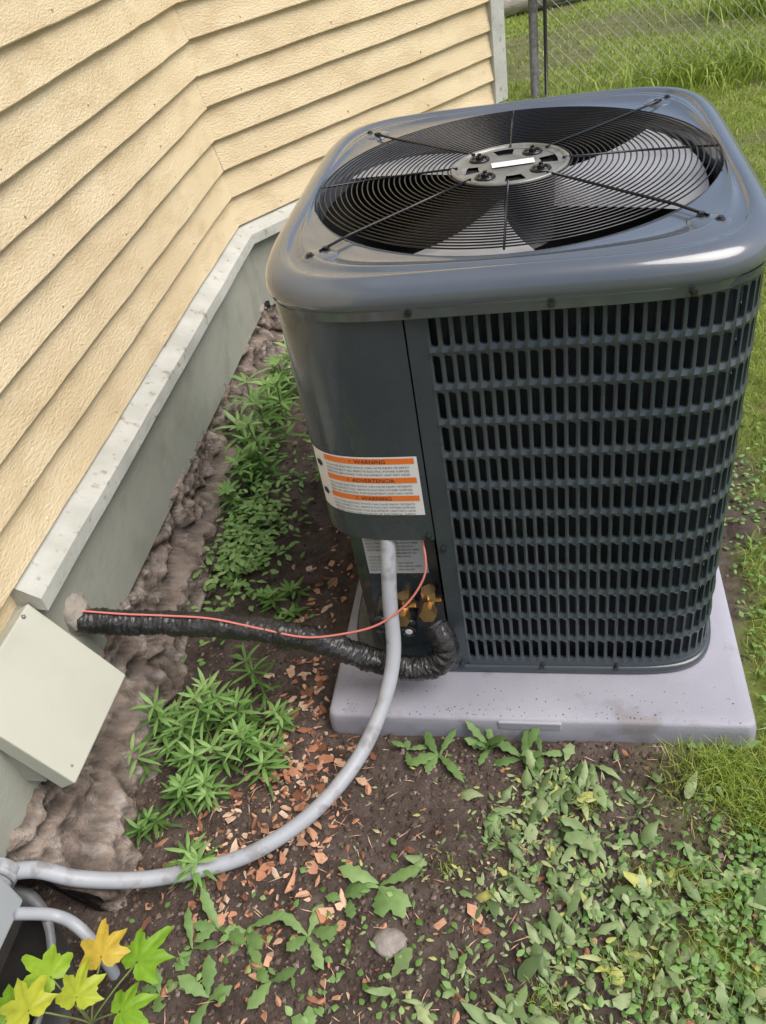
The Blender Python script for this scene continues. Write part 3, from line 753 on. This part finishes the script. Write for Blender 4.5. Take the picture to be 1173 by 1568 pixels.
# valves
a=Acc()
for (x,z,s) in ((-.198,.268,1.05),(-.255,.25,.9)):
    tube(a,[(x,-.405,z),(x,-.47,z)],.012*s,12);tube(a,[(x,-.468,z),(x,-.492,z+.004)],.018*s,6)
    tube(a,[(x,-.445,z-.035),(x,-.445,z+.03)],.011*s,12);tube(a,[(x,-.445,z+.012),(x,-.445,z+.035)],.0165*s,6)
    tube(a,[(x,-.44,z),(x+.03,-.45,z+.012)],.008,6)
a.out('brass_service_valves',brass,ac)
a=Acc()
for (x,z) in ((-.245,.225),(-.285,.225),(-.31,.235)):
    tube(a,[(x,-.41,z),(x,-.485,z-.005)],.015,12);tube(a,[(x,-.47,z-.005),(x,-.49,z-.006)],.018,10)
a.out('valve_caps',tape,ac,True)
a=Acc()
for x in (-.245,-.285): tube(a,[(x,-.4905,.2195),(x,-.492,.2194)],.008,10)
a.out('valve_cap_marks',white,ac)
# ------------------------------------------------------------ refrigerant line
e=empty('refrigerant_line');a=Acc()
lp=[(-.985,-.568,.342),(-.95,-.565,.335),(-.86,-.552,.315),(-.779,-.54,.300),(-.67,-.532,.285),(-.562,-.53,.268),(-.49,-.53,.25),(-.422,-.53,.225),(-.35,-.532,.185),(-.286,-.53,.155),(-.235,-.530,.142),(-.19,-.522,.150),(-.165,-.510,.178),(-.172,-.495,.208),(-.188,-.475,.222)]
cc=catmull(lp,40)
def rf(i,q,p):
    return .0265+.003*mn.noise(Vector((p.x*30,q*1.2,p.z*30)))+.0032*mn.noise(Vector((p.x*170,math.cos(q)*2.2,p.z*120+math.sin(q)*2.2)))+.0018*abs(math.sin(i*.16+q*.5))
tube(a,cc,.024,36,rfun=rf);a.out('taped_insulation',tape,e,True)
a=Acc();V=[];nu,nv=20,12
for i in range(nv+1):
    th=math.pi*i/nv
    for j in range(nu):
        ph=2*math.pi*j/nu;d=Vector((math.sin(th)*math.cos(ph),math.sin(th)*math.sin(ph),math.cos(th)));k=1+.35*mn.noise(d*2.2)
        V.append((-.965+d.x*.03*k,-.562+d.y*.044*k,.352+d.z*.052*k))
a.add(V,[(i*nu+j,(i+1)*nu+j,(i+1)*nu+(j+1)%nu,i*nu+(j+1)%nu) for i in range(nv) for j in range(nu)]);a.out('wall_seal',foam,e,True)
a=Acc();rp=[(-.94,-.566,.367),(-.85,-.555,.345),(-.76,-.545,.329),(-.66,-.54,.314),(-.55,-.545,.287),(-.46,-.55,.268),(-.38,-.545,.272),(-.30,-.535,.29),(-.235,-.515,.33),(-.195,-.49,.38),(-.187,-.47,.42),(-.195,-.44,.455)]
tube(a,catmull(rp,8),.0024,8);a.out('wire',redw,empty('thermostat_wire'),True)
# ------------------------------------------------------------ pad
pe=empty('equipment_pad');a=Acc();px0,px1,py0,py1=-.443,.467,-.592,.46
def rr_(o,z,n=8,R_=.02):
    P=[];x0,x1,y0,y1=px0-o,px1+o,py0-o,py1+o
    for cx,cy,a0 in ((x1-R_,y1-R_,0),(x0+R_,y1-R_,90),(x0+R_,y0+R_,180),(x1-R_,y0+R_,270)):
        for k in range(n+1):
            q=math.radians(a0+90*k/n);P.append((cx+R_*math.cos(q),cy+R_*math.sin(q),z))
    return P
loft(a,[rr_(.005,-.02),rr_(.003,.028),rr_(.0,.042),rr_(-.002,.047),rr_(-.008,.050),rr_(-.03,.0505)],False,True)
o=a.out('slab',padm,pe,True)
md=o.modifiers.new('es','EDGE_SPLIT');md.split_angle=math.radians(45)
a=Acc();box(a,(-.06,-.5965,.02),(.075,-.58,.045));a.out('lift_notch',padm,pe,bevel=.003)
# ------------------------------------------------------------ fence, posts, log
fe=empty('chain_link_fence');a=Acc()
tube(a,[(.02,4.5,-.1),(.02,4.5,1.5)],.03,14);tube(a,[(3.6,4.35,-.1),(3.6,4.35,1.4)],.03,14);tube(a,[(.02,4.5,1.3),(3.6,4.35,1.3)],.02,10);a.out('posts',postm,fe,True)
a=Acc();tube(a,[(.095,4.46,-.1),(.095,4.46,1.5)],.012,8);a.out('steel_stake',black,fe,True)
a=Acc();pit=.08
def fp(x,z): return (x,4.5-(x-.02)*.042,z)
nxw=int(3.55/pit);H=1.28
for i in range(-17,nxw+1):
    for sgn in (1,-1):
        x0=.03+i*pit
        if sgn==1: xa,za,xb,zb_=x0,.02,x0+H,.02+H
        else: xa,za,xb,zb_=x0,.02+H,x0+H,.02
        t0=max(0,(.03-xa)/(xb-xa));t1=min(1,(3.58-xa)/(xb-xa))
        if t1<=t0: continue
        P0=fp(xa+(xb-xa)*t0,za+(zb_-za)*t0);P1=fp(xa+(xb-xa)*t1,za+(zb_-za)*t1)
        tube(a,[Vector(P0)+Vector((0,.002*sgn,0)),Vector(P1)+Vector((0,.002*sgn,0))],.0015,4)
a.out('mesh_wire',wirem,fe)
a=Acc();lg=[(-.35,7.35,.1),(0,7.45,.12),(.4,7.6,.13),(.75,7.8,.12),(1.0,8.0,.1)]
tube(a,catmull(lg,10),.11,16,rfun=lambda i,q,p:.11*(1-.5*(i/40)**2)+.02*mn.noise(Vector((p.x*6,q*2,1))));a.out('weathered_log',logm,None,True)
